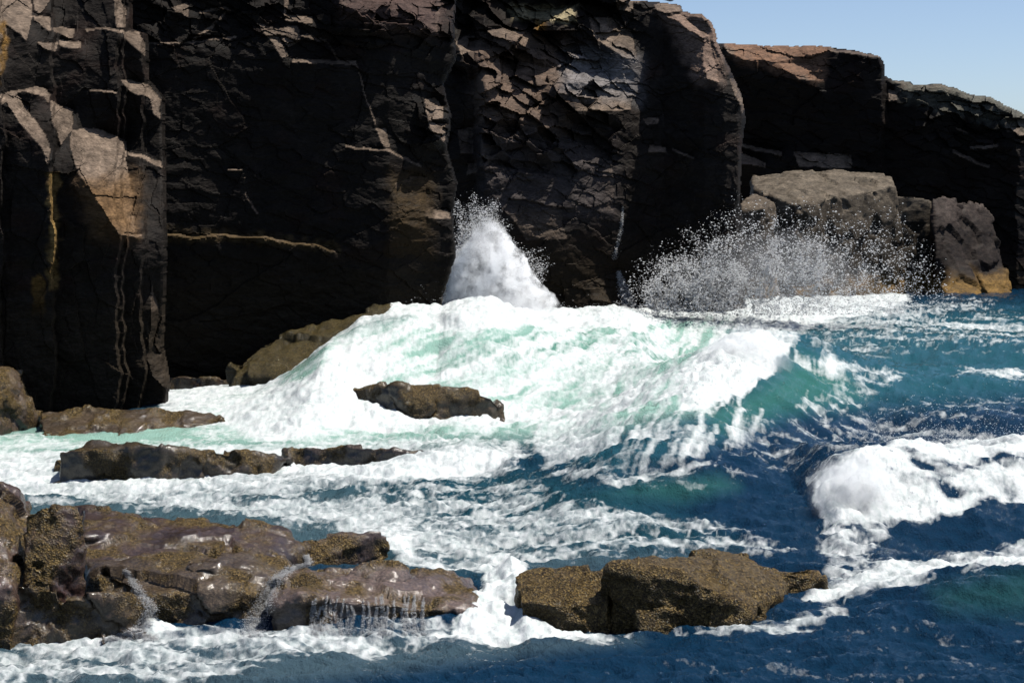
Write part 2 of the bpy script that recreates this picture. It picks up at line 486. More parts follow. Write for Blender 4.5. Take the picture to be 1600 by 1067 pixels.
def up_right(px, py):
    a = sst(480, 560, px) * (1 - sst(50, 85, py)); b = np.exp(-((px - 675) / 26) ** 2 - ((py - 190) / 50) ** 2); c = np.exp(-((px - 340) / 130) ** 2 - ((py - 25) / 42) ** 2)
    return np.clip(a + b + .75 * c, 0, 1) * 0.9 + 0.03
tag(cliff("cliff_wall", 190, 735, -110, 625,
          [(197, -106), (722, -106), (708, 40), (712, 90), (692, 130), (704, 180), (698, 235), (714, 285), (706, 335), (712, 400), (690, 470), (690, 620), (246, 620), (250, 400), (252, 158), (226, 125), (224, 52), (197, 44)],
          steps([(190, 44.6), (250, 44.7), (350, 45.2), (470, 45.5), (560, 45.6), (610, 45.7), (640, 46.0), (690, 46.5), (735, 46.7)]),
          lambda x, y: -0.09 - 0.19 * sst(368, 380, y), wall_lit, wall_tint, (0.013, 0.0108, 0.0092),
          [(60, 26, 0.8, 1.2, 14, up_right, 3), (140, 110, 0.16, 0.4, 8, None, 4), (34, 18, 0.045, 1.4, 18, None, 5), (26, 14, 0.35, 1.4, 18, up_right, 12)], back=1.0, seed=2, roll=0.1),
    "black shaded cliff wall with a thin tan ledge line, behind the white surge", "cliff")

# --- middle bluff
bluff_lit = [
    ([(679, 75), (689, 58), (711, 62), (707, 71), (681, 77)], 1.2), ([(711, 67), (737, 52), (752, 64), (764, 90), (737, 81), (722, 88)], 1.3),
    ([(745, 49), (790, 43), (850, 56), (872, 86), (872, 101), (842, 86), (805, 67), (771, 56)], 1.0),
    ([(764, 86), (794, 94), (876, 109), (883, 127), (850, 157), (865, 187), (850, 206), (812, 187), (767, 176), (760, 124)], 0.62),
    ([(875, 79), (912, 86), (954, 120), (954, 135), (890, 127)], 0.9), ([(890, 140), (960, 138), (990, 150), (985, 172), (900, 176)], 0.5),
    ([(797, 14), (898, 14), (898, 26), (865, 30), (842, 33), (812, 23)], 1.5), ([(831, 34), (846, 34), (848, 54), (838, 52)], 0.8),
    ([(920, 30), (957, 26), (987, 49), (995, 94), (980, 94), (946, 71), (927, 56)], 0.5),
    ([(715, 202), (741, 202), (739, 240), (719, 240)], 0.8), ([(731, 257), (745, 256), (745, 268), (730, 273)], 0.8),
    ([(752, 217), (812, 206), (835, 210), (794, 225), (760, 259), (750, 259)], 0.5), (line([(765, 258), (820, 265), (870, 276)], 5), 1.5),
    (line([(850, 216), (925, 224)], 5), 1.3), ([(756, 270), (865, 279), (887, 375), (823, 375), (794, 337), (771, 300)], 0.16),
    ([(880, 230), (955, 236), (960, 330), (900, 330)], 0.14),
    ([(1040, 26), (1062, 22), (1092, 45), (1107, 56), (1100, 60), (1077, 49), (1059, 34)], 1.4), ([(1100, 62), (1110, 66), (1124, 131), (1104, 124), (1098, 86)], 0.75),
    ([(1141, 125), (1152, 125), (1166, 165), (1160, 178), (1145, 142)], 0.8), ([(1021, 5), (1062, 7), (1066, 17), (1040, 22), (1025, 15)], 1.5),
    ([(1004, 184), (1029, 187), (1025, 196), (1010, 196)], 1.3), ([(1017, 229), (1040, 229), (1042, 239), (1014, 239)], 1.2),
    (line([(1052, 231), (1085, 244)], 4), 1.2), ([(920, 442), (969, 424), (972, 480), (924, 469)], 0.42),
    ([(985, -90), (1010, -90), (1010, 2), (990, 4)], 1.0), ([(950, -60), (985, -60), (990, 20), (965, 15)], 0.5)]
bluff_tint = [([(740, 60), (880, 60), (880, 210), (740, 200)], (0.125, 0.088, 0.066), 25), ([(797, 10), (900, 10), (900, 34), (800, 34)], (0.3, 0.25, 0.15), 5),
              ([(830, 33), (848, 33), (848, 55), (832, 55)], OCHRE, 5), ([(880, 80), (1000, 90), (1000, 160), (880, 140)], (0.19, 0.175, 0.17), 20),
              ([(750, 205), (960, 215), (960, 340), (750, 340)], (0.06, 0.05, 0.047), 25), ([(915, 420), (975, 415), (975, 485), (915, 485)], (0.08, 0.045, 0.018), 12),
              ([(1030, 20), (1130, 20), (1130, 130), (1090, 130)], (0.21, 0.145, 0.11), 15),
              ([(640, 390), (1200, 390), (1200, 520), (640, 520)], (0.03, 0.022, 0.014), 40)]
def beds(px, py):
    black = np.maximum(soft(px, py, [(890, 30), (985, 70), (1000, 200), (1160, 480), (960, 480), (960, 150), (900, 70)], 25), soft(px, py, [(700, 130), (750, 110), (752, 330), (700, 330)], 12))
    return np.clip(sst(690, 740, px) * (1 - sst(960, 1010, px)) * (1 - sst(210, 290, py)) * (1 - black), 0, 1) + 0.05
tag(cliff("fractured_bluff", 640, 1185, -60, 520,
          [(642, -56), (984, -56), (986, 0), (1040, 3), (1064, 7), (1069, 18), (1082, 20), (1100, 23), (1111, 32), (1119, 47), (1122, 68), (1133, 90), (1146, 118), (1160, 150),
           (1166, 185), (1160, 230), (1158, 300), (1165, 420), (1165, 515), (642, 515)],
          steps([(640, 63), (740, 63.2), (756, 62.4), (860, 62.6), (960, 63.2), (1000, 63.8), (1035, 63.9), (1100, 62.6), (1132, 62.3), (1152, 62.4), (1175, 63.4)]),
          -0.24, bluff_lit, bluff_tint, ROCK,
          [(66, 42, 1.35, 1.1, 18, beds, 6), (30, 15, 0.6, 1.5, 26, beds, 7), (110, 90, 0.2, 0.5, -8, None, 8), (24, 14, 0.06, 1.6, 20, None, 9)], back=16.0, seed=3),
    "fractured bluff of pinkish layered rock in the middle, behind the tall splash", "cliff")

# --- right headland
head_lit = [
    ([(1130, 66), (1292, 70), (1291, 81), (1261, 88), (1212, 96), (1160, 94), (1134, 79)], 0.6), ([(1216, 97), (1261, 101), (1283, 126), (1246, 124), (1231, 112)], 0.45),
    (line([(1296, 74), (1330, 80), (1376, 88)], 5), 1.5), ([(1389, 140), (1402, 140), (1402, 157), (1389, 158)], 1.1), (line([(1400, 126), (1424, 130)], 4), 1.2),
    (line([(1159, 226), (1190, 232), (1221, 238)], 6), 1.4), ([(1159, 240), (1193, 255), (1193, 262), (1157, 259)], 1.2),
    ([(1240, 236), (1330, 240), (1330, 262), (1250, 260)], 0.32), (line([(1513, 230), (1558, 226)], 5), 1.3), (line([(1487, 234), (1510, 246), (1547, 260)], 5), 1.2),
    (line([(1494, 202), (1514, 207)], 3), 1.2), ([(1569, 188), (1610, 194), (1610, 214), (1575, 208)], 0.45), (line([(1400, 133), (1470, 131), (1510, 146), (1560, 158), (1610, 182)], 10), 0.4)]
head_tint = [([(1128, 64), (1300, 66), (1290, 130), (1150, 98)], (0.19, 0.11, 0.07), 8), ([(1400, 125), (1700, 160), (1700, 230), (1420, 160)], (0.10, 0.095, 0.075), 12),
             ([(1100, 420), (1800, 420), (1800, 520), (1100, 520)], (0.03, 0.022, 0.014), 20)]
def head_rough(px, py):
    return 0.25 + 0.9 * sst(1400, 1500, px) * (1 - sst(200, 260, py))
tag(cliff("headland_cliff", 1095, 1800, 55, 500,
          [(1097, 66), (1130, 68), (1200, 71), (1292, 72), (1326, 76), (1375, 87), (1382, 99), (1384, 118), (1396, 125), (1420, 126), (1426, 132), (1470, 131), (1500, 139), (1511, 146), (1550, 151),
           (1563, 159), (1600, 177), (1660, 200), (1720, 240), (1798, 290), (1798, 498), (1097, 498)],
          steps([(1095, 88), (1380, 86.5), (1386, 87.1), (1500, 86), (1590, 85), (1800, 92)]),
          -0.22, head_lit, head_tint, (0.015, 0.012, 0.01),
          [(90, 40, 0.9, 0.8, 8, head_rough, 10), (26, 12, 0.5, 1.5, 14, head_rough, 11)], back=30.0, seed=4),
    "far headland cliff with a flat reddish rim sloping down to the right", "cliff")

# ------------------------------------------------------------------ rocks from hulls
import bmesh
def rock(name, hulls, mat, voxel, rough, tint, label, cat, group=None, seed=0, low=1.0, tintfn=None, facet=1.2, fb=0.34, smooth=2):
    bm = bmesh.new()
    for pts in hulls:
        vs_ = []
        for q in pts:
            p = np.asarray(q, float)
            vs_.append(bm.verts.new(p)); vs_.append(bm.verts.new((p[0], p[1], min(p[2] - 0.3, low * -0.9))))
        bmesh.ops.convex_hull(bm, input=vs_)
        loose = [v for v in bm.verts if not v.link_faces]
        bmesh.ops.delete(bm, geom=loose, context='VERTS')
    me = bpy.data.meshes.new(name); bm.to_mesh(me); bm.free()
    o = bpy.data.objects.new(name, me); COL.objects.link(o)
    md = o.modifiers.new("remesh", 'REMESH'); md.mode = 'VOXEL'; md.voxel_size = voxel
    sm = o.modifiers.new("smooth", 'SMOOTH'); sm.iterations = smooth; sm.factor = 0.5
    dg = bpy.context.evaluated_depsgraph_get()
    ev = o.evaluated_get(dg); m2 = bpy.data.meshes.new_from_object(ev)
    o.modifiers.clear(); o.data = m2; m2.name = name
    n = len(m2.vertices)
    V = np.zeros(n * 3, np.float32); m2.vertices.foreach_get("co", V); V = V.reshape(-1, 3).astype(float)
    Nn = np.zeros(n * 3, np.float32); m2.vertices.foreach_get("normal", Nn); Nn = Nn.reshape(-1, 3)
    s = rough
    off, h = vor3(V / (5.5 * s) + seed * 3.1, seed)
    d = s * (facet * (RND[h, 2] - 0.5) + 1.0 * ((RND[h, 3] - 0.5) * off[:, 0] + (RND[h, 4] - 0.5) * off[:, 1] + (RND[h, 5] - 0.5) * off[:, 2]))
    d += s * fb * fbm(V[:, 0] / (3 * s), V[:, 1] / (3 * s), V[:, 2] / (2 * s) + seed, 5, 0.6)
    V = V + Nn * d[:, None]
    m2.vertices.foreach_set("co", V.astype(np.float32).ravel())
    T = np.ones((n, 3)) * np.array(tint) * (1 + 0.4 * fbm(V[:, 0] * 1.4, V[:, 1] * 1.4, V[:, 2] * 1.4 + seed, 4))[:, None]
    if tintfn: T = tintfn(V, T)
    at = m2.attributes.new("tint", 'FLOAT_COLOR', 'POINT')
    at.data.foreach_set("color", np.concatenate([np.clip(T, 0.004, 1), np.ones((n, 1))], 1).astype(np.float32).ravel())
    m2.polygons.foreach_set("use_smooth", np.ones(len(m2.polygons), bool))
    m2.materials.clear(); m2.materials.append(mat); m2.update()
    return tag(o, label, cat, group)

def L_(*pts): return [at_level(*p) for p in pts]
def D_(*pts): return [at_depth(np.float64(a), np.float64(b), c) for a, b, c in pts]
BROWN = (0.052, 0.034, 0.02)
TOP = (0.046, 0.03, 0.025)

# wedge boulder and block at the foot of the headland
def wedge_t(V, T):
    wet = sst(4.6, 3.4, V[:, 2] + 0.5 * fbm(V[:, 0] / 2, V[:, 1] / 2, V[:, 2] / 2, 3))[:, None]
    T = T * (1 - 0.6 * wet)                                             # painted shade: darkens the fronts below their sunlit tops
    m = sst(1.9, 0.9, V[:, 2] + 0.4 * fbm(V[:, 0], V[:, 1], V[:, 2], 3))[:, None]
    return T * (1 - m) + np.array([0.15, 0.09, 0.03]) * m
rock("wedge_boulder", [D_((1176, 276, 81), (1232, 284, 79), (1292, 266, 81.5), (1393, 276, 82), (1397, 292, 80.5), (1247, 320, 76.5), (1209, 308, 77), (1180, 298, 78),
                          (1168, 480, 79), (1250, 484, 78.6), (1400, 478, 81), (1425, 470, 82.5)),
                       D_((1399, 296, 83), (1438, 300, 83), (1458, 308, 83), (1462, 400, 82.6), (1440, 470, 82.6), (1400, 470, 82.4))],
     CLIFF, 0.085, 0.15, (0.1, 0.082, 0.062), "broad wedge boulder with a pale sloping top behind the fine spray", "boulder", seed=5, tintfn=wedge_t, facet=1.8, fb=.16, smooth=0)
rock("slab_boulder", [D_((1157, 311, 75.2), (1179, 303, 76), (1211, 318, 75.6), (1195, 328, 74.6), (1157, 328, 74.4), (1150, 480, 76), (1205, 484, 76), (1215, 470, 76.5))],
     CLIFF, 0.085, 0.12, (0.095, 0.076, 0.057), "small tan topped boulder beneath the left end of the wedge boulder", "boulder", seed=6, tintfn=wedge_t, facet=1.6, fb=.16, smooth=0)
rock("block_boulder", [D_((1456, 306, 82), (1478, 309, 82.4), (1532, 319, 84), (1550, 334, 84.3), (1570, 412, 83.2), (1484, 420, 80.4), (1461, 400, 80.6)),
                       D_((1491, 417, 80.6), (1513, 417, 80.8), (1540, 472, 79.6), (1478, 462, 79.2), (1468, 444, 80), (1520, 430, 82)),
                       D_((1520, 418, 82.4), (1577, 417, 83), (1581, 468, 81.5), (1556, 474, 80.4), (1535, 440, 81))],
     CLIFF, 0.1, 0.13, (0.055, 0.043, 0.037), "upright purplish block boulder with ochre stained foot, right of the spray", "boulder", seed=7, tintfn=wedge_t, facet=1.8, fb=.16, smooth=0)
rock("cliff_top_boulder", [D_((864, -14, 66.5), (880, -20, 67), (892, -6, 67), (900, 12, 66), (864, 14, 65.8), (885, 14, 65.5))], CLIFF, 0.06, 0.06, (0.3, 0.25, 0.21),
     "pale upright boulder perched on the rim of the fractured bluff", "boulder", seed=8, low=-9)

# weed grown slope under the wall and the shelves
rock("seaweed_slope", [D_((362, 570, 44.2), (400, 540, 44.8), (440, 522, 45.1), (520, 506, 45.3), (610, 478, 45.4), (630, 500, 44.8), (560, 570, 43.2), (500, 584, 43.1), (420, 588, 43.1), (360, 584, 43.4))],
     WEED, 0.06, 0.22, (0.06, 0.045, 0.01), "olive brown weed covered rock slope under the black wall", "rock", seed=9)
rock("rock_shelf", [L_((255, 587, .85), (330, 588, .85), (378, 596, .7), (372, 604, .45), (262, 608, .45), (250, 602, .5))], WET, 0.05, 0.1, BROWN,
     "thin brown rock shelf between the pillar foot and the weed slope", "rock", seed=10)
rock("shore_boulder", [L_((-120, 568, 1.8), (0, 573, 1.65), (34, 578, 1.55), (48, 610, 1.1), (62, 650, .55), (-120, 690, 0), (0, 686, 0), (66, 684, 0), (-40, 600, 1.5))], WET, 0.05, 0.14, (0.07, 0.05, 0.034),
     "rounded wet brown boulder at the left edge, below the pillar", "boulder", seed=11)
rock("wave_washed_shelf", [L_((60, 640, .7), (120, 638, .75), (230, 640, .75), (330, 644, .66), (372, 670, .35), (345, 684, .15), (250, 686, .2), (170, 692, .2), (70, 690, .2))], WET, 0.05, 0.12, (0.068, 0.05, 0.034),
     "low wave washed shelf at the foot of the rock pillar", "rock", seed=12)
rock("reef_rock", [L_((540, 611, 1.05), (620, 600, 1.3), (700, 605, 1.22), (770, 617, 1.05), (786, 632, .8), (757, 656, .3), (640, 640, .75), (600, 650, .45), (556, 654, .3), (505, 614, .9), (520, 640, .45))], WET, 0.05, 0.14, (0.06, 0.043, 0.022),
     "flat brown reef rock in the white water below the tall splash", "rock", seed=13)
rock("low_rock", [L_((90, 704, .75), (130, 690, .85), (200, 691, .88), (255, 696, .88), (262, 733, .2), (87, 732, .2), (150, 736, .2)),
                  L_((245, 699, .84), (292, 698, .8), (318, 714, .6), (300, 742, .2), (250, 742, .2)),
                  L_((300, 704, .72), (380, 704, .68), (455, 714, .42), (462, 730, .15), (390, 743, .2), (300, 742, .2))], WET, 0.045, 0.13, (0.045, 0.034, 0.023),
     "long low dark rock with a black front, left of the water-covered hump", "rock", seed=14)
rock("awash_rock", [L_((440, 702, .5), (550, 697, .66), (640, 704, .6), (722, 717, .32), (690, 738, .1), (580, 738, .15), (470, 738, .1))], WET, 0.045, 0.1, (0.05, 0.038, 0.03),
     "smooth rock hump half under running water, right of the long low rock", "rock", seed=15)

# foreground ledges
rock("ledge_rock", [L_((120, 797, .88), (200, 813, .86), (300, 812, .88), (370, 818, .86), (450, 830, .76), (476, 858, .55), (470, 888, .25), (400, 886, .5), (250, 888, .55), (130, 885, .7)),
                    L_((130, 797, 1.0), (190, 800, .98), (246, 822, .86), (246, 838, .8), (130, 838, .9))], WET, 0.035, 0.11, TOP,
     "broad wet purplish ledge top behind the upright dark block", "rock", seed=16, facet=1.5, fb=.28, smooth=1)
rock("stepped_ledge", [L_((135, 880, .75), (300, 872, .8), (440, 872, .72), (448, 890, .6), (395, 925, .5), (330, 925, .55), (230, 928, .52), (222, 990, 0), (300, 992, 0), (386, 972, 0)),
                       L_((300, 890, .75), (390, 892, .7), (392, 925, .5), (380, 975, .1), (330, 960, .2))], WET, 0.035, 0.13, (0.06, 0.042, 0.026),
     "barnacled stepped ledge front between two small white runnels", "rock", seed=17, facet=1.8, fb=.3, smooth=1)
rock("corner_rock", [L_((-160, 880, 1.1), (0, 900, .92), (60, 905, .88), (95, 915, .8), (100, 960, .45), (106, 1000, 0.05), (0, 1026, 0), (-160, 1050, 0)),
                     L_((95, 925, .75), (190, 925, .7), (236, 938, .5), (232, 985, .1), (180, 996, 0), (100, 1006, 0))], WET, 0.035, 0.15, (0.05, 0.034, 0.021),
     "blocky brown corner rock at the lower left of the picture", "rock", seed=18, facet=1.8, fb=.3, smooth=1)
rock("upright_block", [L_((38, 803, 1.62), (72, 788, 1.76), (118, 790, 1.72), (130, 806, 1.6), (133, 905, .7), (100, 925, .65), (40, 915, .8))], WET, 0.03, 0.09, (0.045, 0.025, 0.02),
     "dark upright block with a reddish top standing on the left ledge", "rock", seed=19)
rock("rear_boulder", [L_((-140, 745, 2.0), (0, 760, 1.9), (24, 766, 1.82), (46, 788, 1.55), (44, 850, 1.1), (20, 920, .85), (-140, 920, .9))], WET, 0.035, 0.12, (0.06, 0.038, 0.03),
     "reddish brown boulder at the left edge beside the upright dark block", "boulder", seed=20)
rock("back_slab", [L_((470, 846, .5), (530, 828, .6), (598, 831, .56), (607, 846, .4), (600, 880, .0), (540, 886, .02), (478, 882, .2))], WET, 0.035, 0.05, TOP,
     "small flat wet slab at the rear of the ledges, beside open water", "rock", seed=21)
rock("running_slab", [L_((425, 915, .52), (480, 884, .52), (560, 888, .5), (650, 892, .44), (735, 900, .26), (765, 942, .0), (420, 945, .42), (470, 930, .55), (560, 942, .4), (650, 950, .3), (740, 955, .22),
                          (428, 974, 0), (500, 980, 0), (640, 980, 0), (745, 976, -.05)),
                      L_((540, 905, .5), (560, 884, .66), (592, 871, .74), (622, 874, .72), (642, 890, .58), (610, 915, .45))], WET, 0.035, 0.11, (0.095, 0.068, 0.055),
     "wide wet slab with a rounded hump and water running off its front", "rock", seed=22)
rock("mussel_boulder", [L_((803, 896, .66), (845, 886, .72), (940, 889, .7), (955, 905, .6), (952, 942, .4), (870, 945, .4), (812, 940, .42), (825, 974, 0), (880, 980, 0), (952, 974, 0))], BARN, 0.033, 0.12, (0.1, 0.07, 0.025),
     "squarish weed covered boulder left of the large wedge shaped one", "boulder", "weed covered boulders in the foreground", seed=23)
rock("weedy_boulder", [L_((953, 888, .84), (985, 879, .9), (1040, 884, .88), (1110, 918, .64), (1165, 955, .3), (1180, 976, .0), (1110, 864, .56), (1160, 871, .5), (1218, 884, .42), (1238, 908, .33), (1232, 938, .05), (1200, 960, .0),
                           (947, 972, 0), (1050, 980, 0), (1140, 974, 0)),
                       L_((1208, 890, .42), (1250, 884, .42), (1280, 889, .38), (1291, 906, .28), (1284, 926, .02), (1250, 940, -.02), (1213, 936, 0)),
                       L_((995, 946, .4), (1045, 948, .38), (1050, 985, .03), (995, 985, .05))], BARN, 0.033, 0.12, (0.1, 0.07, 0.03),
     "largest weed covered boulder, dark in front with a barnacled top sloping right", "boulder", "weed covered boulders in the foreground", seed=24)
rock("submerged_rock", [L_((1235, 856, .06), (1262, 852, .1), (1276, 860, .05), (1262, 868, -.02))], BARN, 0.03, 0.05, (0.1, 0.06, 0.02),
     "small brown rock just breaking the surface behind the largest weedy boulder", "rock", seed=25)

# ------------------------------------------------------------------ sea
def W(px, py): return at_level(px, py)[:2]
def Wd(px, d): return np.array([(px - 800) * d / F, d])

pys = np.concatenate([np.linspace(1700, 1130, 60, endpoint=False), np.arange(1130, 470, -1.15), np.linspace(470, 300, 120), np.linspace(299, 281.2, 40)])
pxs = np.concatenate([np.linspace(-1500, -250, 60, endpoint=False), np.arange(-250, 1850, 2.0), np.linspace(1850, 3600, 80)])
GX, GY = np.meshgrid(pxs, pys)
dd = EYE * F / (GY - HOR)
X, Y = (GX - 800) * dd / F, dd
ridges = [  # (points x, y, height), width on the near side, on the far side
    ([(*W(780, 790), .1), (*W(880, 765), .45), (*W(970, 735), 1.0), (*W(1060, 700), 1.6), (*W(1150, 668), 2.0), (*W(1235, 650), 2.0), (*W(1320, 640), 1.45), (*W(1430, 636), .95), (*W(1600, 632), .7), (*W(1900, 640), .6)], 3.4, 3.6),
    ([(*Wd(400, 43.0), .25), (*Wd(440, 43.0), .5), (*Wd(480, 43.2), .9), (*Wd(520, 43.6), 1.45), (*Wd(560, 44.2), 1.65), (*Wd(690, 45.6), 1.3)], 3.6, 3.0),
    ([(*Wd(700, 50), .5), (*Wd(770, 53), 1.05), (*Wd(900, 57.5), .85), (*Wd(1000, 61), 1.0), (*Wd(1250, 67), 1.0), (*Wd(1480, 72), .8), (*Wd(1700, 80), .4)], 6.0, 9.0),
    ([(*W(1255, 835), .3), (*W(1300, 825), 1.0), (*W(1370, 818), 1.3), (*W(1480, 815), 1.15), (*W(1600, 800), 1.15), (*W(1800, 790), 1.0)], 1.6, 3.2),
    ([(*W(1330, 985), .05), (*W(1430, 965), .25), (*W(1540, 960), .5), (*W(1700, 950), .6)], .9, 1.8),
    ([(*W(560, 765), .1), (*W(640, 755), .35), (*W(760, 748), .3), (*W(820, 765), .1)], .8, 1.6),
    ([(*W(850, 830), .1), (*W(960, 812), .45), (*W(1080, 800), .5), (*W(1200, 800), .2)], 1.6, 3.0),
    ([(*W(690, 965), .02), (*W(745, 950), .16), (*W(800, 925), .26), (*W(835, 955), .1)], .7, .7),
    ([(*W(1380, 700), .1), (*W(1450, 695), .5), (*W(1600, 690), .55), (*W(1800, 690), .5)], 1.2, 2.4),
    ([(*W(1250, 575), .2), (*W(1400, 560), .6), (*W(1600, 565), .7), (*W(1900, 570), .6)], 3.0, 5.0),
]
Z = np.zeros(X.shape)
near = Y < 95
for pts, wn_, wf_ in ridges:
    P = np.array(pts)
    P = P[np.argsort(P[:, 0])]
    xs = X[near]
    sl_ = np.diff(P[:, 1]) / np.diff(P[:, 0])
    sl_ = np.interp(xs, P[:, 0], np.concatenate([sl_[:1], (sl_[1:] + sl_[:-1]) / 2, sl_[-1:]]))
    off = (Y[near] - np.interp(xs, P[:, 0], P[:, 1])) / np.sqrt(1 + sl_ ** 2)      # across the crest line
    h = np.interp(xs, P[:, 0], P[:, 2])
    end = np.clip(P[0, 0] - xs, 0, None) + np.clip(xs - P[-1, 0], 0, None)
    wd = wn_ + (wf_ - wn_) * sst(-1.2, 1.2, off)
    Z[near] += h * np.exp(-(off / wd) ** 2 - (end / wn_) ** 2)
# surge lifted between the breaker and the cliff
Z += 0.75 * soft(GX, GY, [(520, 620), (600, 570), (720, 545), (960, 540), (1030, 570), (1000, 640), (900, 655), (760, 655), (620, 650)], 35)
Z += 0.22 * soft(GX, GY, [(-250, 620), (480, 600), (560, 700), (300, 760), (-250, 760)], 30)
w1 = fbm(X / 9, Y / 9, 0.2, 2)
chop = 0.20 * (ridged(X / 4.6 + w1 * .5, Y / 2.3 + X / 14, 0.3, 3) - 0.35) + 0.16 * (ridged(X / 1.5 - Y / 6, Y / 0.75 + w1, 5.3, 3) - 0.35) + 0.085 * (ridged(X / .62 + Y / 9, Y / .33, 8.3, 3, .6) - .35) + 0.02 * fbm(X / .3, Y / .16, 2.2, 3)
farf = 1 - sst(80, 400, Y)
# where the surface lies in the photograph
def proj(Zz): return HOR + (EYE - Zz) * F / Y
PYs = proj(Z)

# --- foam cover
wob = fbm(X / 2.2, Y / 2.2, 4.4, 3)
qx, qy = GX + 14 * wob, PYs + 9 * fbm(X / 1.6, Y / 1.6, 7.4, 3)
foam = np.zeros(X.shape)
def paint(val, poly, w, mode='max'):
    global foam
    m = soft(qx, qy, poly, w)
    foam = np.maximum(foam, val * m) if mode == 'max' else foam * (1 - m) + val * m
paint(.30, [(-250, 590), (1650, 560), (1650, 480), (-250, 480)], 30)
paint(.9, [(480, 560), (600, 500), (1000, 490), (1420, 485), (1420, 455), (1000, 400), (600, 380), (560, 440), (470, 520), (400, 590), (430, 605)], 12)
paint(.53, [(380, 600), (470, 590), (520, 530), (640, 490), (900, 482), (1250, 475), (1420, 480), (1520, 470), (1560, 480), (1460, 500), (1270, 525), (1200, 560), (1060, 640), (900, 680), (700, 690), (300, 690), (240, 640)], 22)
paint(.95, [(430, 600), (480, 590), (520, 535), (600, 510), (640, 560), (600, 610), (800, 640), (980, 640), (900, 665), (700, 680), (420, 690), (300, 660)], 18)
paint(1.0, [(640, 490), (1000, 482), (1250, 478), (1400, 482), (1260, 520), (1000, 520), (700, 530)], 10)
paint(1.0, [(1050, 655), (1075, 570), (1130, 525), (1200, 515), (1240, 540), (1215, 580), (1160, 620), (1090, 650)], 10)
paint(.66, [(1240, 545), (1330, 575), (1420, 590), (1400, 600), (1280, 585), (1230, 570)], 14)
paint(.62, [(1270, 505), (1500, 500), (1640, 510), (1640, 522), (1480, 520), (1300, 522)], 8)
paint(.55, [(1480, 585), (1640, 578), (1640, 596), (1500, 594)], 6)
paint(.72, [(-250, 680), (100, 690), (500, 690), (760, 690), (830, 720), (760, 760), (560, 770), (100, 790), (-250, 790)], 25)
paint(.8, [(230, 590), (330, 590), (480, 588), (500, 640), (240, 660)], 12)
paint(.97, [(440, 715), (520, 720), (600, 735), (720, 730), (770, 715), (790, 740), (700, 762), (560, 760), (440, 745)], 12)
paint(.62, [(60, 780), (300, 770), (600, 780), (700, 850), (640, 880), (480, 825), (250, 805), (100, 790)], 22)
paint(.85, [(600, 830), (660, 840), (650, 880), (610, 875)], 14)
paint(.5, [(560, 770), (800, 770), (1150, 830), (1250, 880), (1100, 870), (800, 890), (640, 890)], 30)
paint(.36, [(820, 760), (1000, 690), (1200, 630), (1330, 590), (1400, 600), (1330, 640), (1150, 700), (1000, 760)], 20)
paint(.24, [(900, 800), (1250, 640), (1650, 600), (1650, 690), (1250, 760), (1000, 800)], 30)
paint(.15, [(500, 1067), (1650, 940), (1650, 1100), (500, 1100)], 30)
paint(.52, [(920, 770), (950, 740), (1120, 730), (1100, 745), (1000, 765)], 10)
paint(.58, [(820, 700), (960, 660), (1080, 640), (1160, 620), (1120, 665), (1000, 700), (860, 740)], 18)
paint(1.0, [(1258, 760), (1285, 735), (1350, 700), (1400, 705), (1440, 750), (1480, 785), (1560, 775), (1500, 815), (1400, 830), (1320, 835), (1275, 800)], 14)
paint(.86, [(1350, 700), (1640, 690), (1640, 715), (1450, 735), (1420, 720)], 10)
paint(.75, [(1450, 735), (1640, 725), (1640, 790), (1500, 800)], 16)
paint(.56, [(1295, 830), (1420, 820), (1390, 880), (1330, 925), (1260, 945), (1280, 890)], 28)
paint(.78, [(1230, 950), (1290, 915), (1400, 885), (1500, 865), (1640, 860), (1640, 890), (1480, 905), (1300, 960)], 14)
paint(.52, [(-250, 1040), (100, 1010), (400, 985), (820, 985), (1000, 995), (960, 1015), (700, 1010), (560, 1040), (300, 1075), (-250, 1090)], 16)
paint(.95, [(170, 1000), (240, 985), (300, 1000), (220, 1015)], 8)
paint(.95, [(640, 1000), (800, 975), (960, 1000), (800, 1012)], 8)
paint(1.0, [(700, 1000), (735, 950), (765, 905), (805, 880), (830, 900), (815, 950), (850, 1000)], 10)
paint(.7, [(600, 880), (700, 880), (800, 870), (800, 905), (700, 900)], 10)
paint(.48, [(980, 1000), (1200, 985), (1300, 960), (1340, 975), (1200, 1005)], 10)
# green water left clear of foam
for poly, v in (([(670, 575), (780, 530), (860, 520), (880, 545), (780, 570)], .5), ([(560, 555), (620, 520), (690, 505), (640, 545)], .62), ([(1010, 510), (1080, 498), (1140, 505), (1100, 520)], .4),
                ([(870, 540), (1000, 525), (1060, 545), (900, 560)], .55), ([(900, 590), (1000, 570), (1050, 580), (930, 640)], .62), ([(1400, 745), (1470, 735), (1500, 755), (1420, 770)], .55)):
    paint(v, poly, 14, 'mix')
# streaks drawn out along the flow, and lace between them
lace = ridged(X / 1.3 + wob * .6, Y / .75 + X / 5, 11.2, 4, .6)
strk = fbm(X / 3.2 + wob * .4, Y / .55 + X / 3.0, 6.1, 4, .6)
fine = fbm(X / .5, Y / .3, 1.7, 4, .65)
strk2 = 0.8 * fbm((X - Y / 4.5) / .8 + wob * .35, Y / 8, 3.1, 2, .6) + .9 * fbm((X - Y / 4.5) / .3 + wob * .5, Y / 5, 6.1, 3, .65)
mm = soft(GX, PYs, [(520, 640), (560, 520), (700, 490), (1250, 490), (1330, 600), (1120, 720), (860, 740), (700, 680)], 30)
vv = Z + Y * .115
strk3 = .8 * fbm((vv - .4 * X) / .34 + wob * .25, (X + .4 * vv) / 3.2, 4.4, 3, .6) + .6 * fbm((vv - .4 * X) / .13, (X + .4 * vv) / 1.6, 9.4, 3, .6)
left = sst(1010, 880, GX)
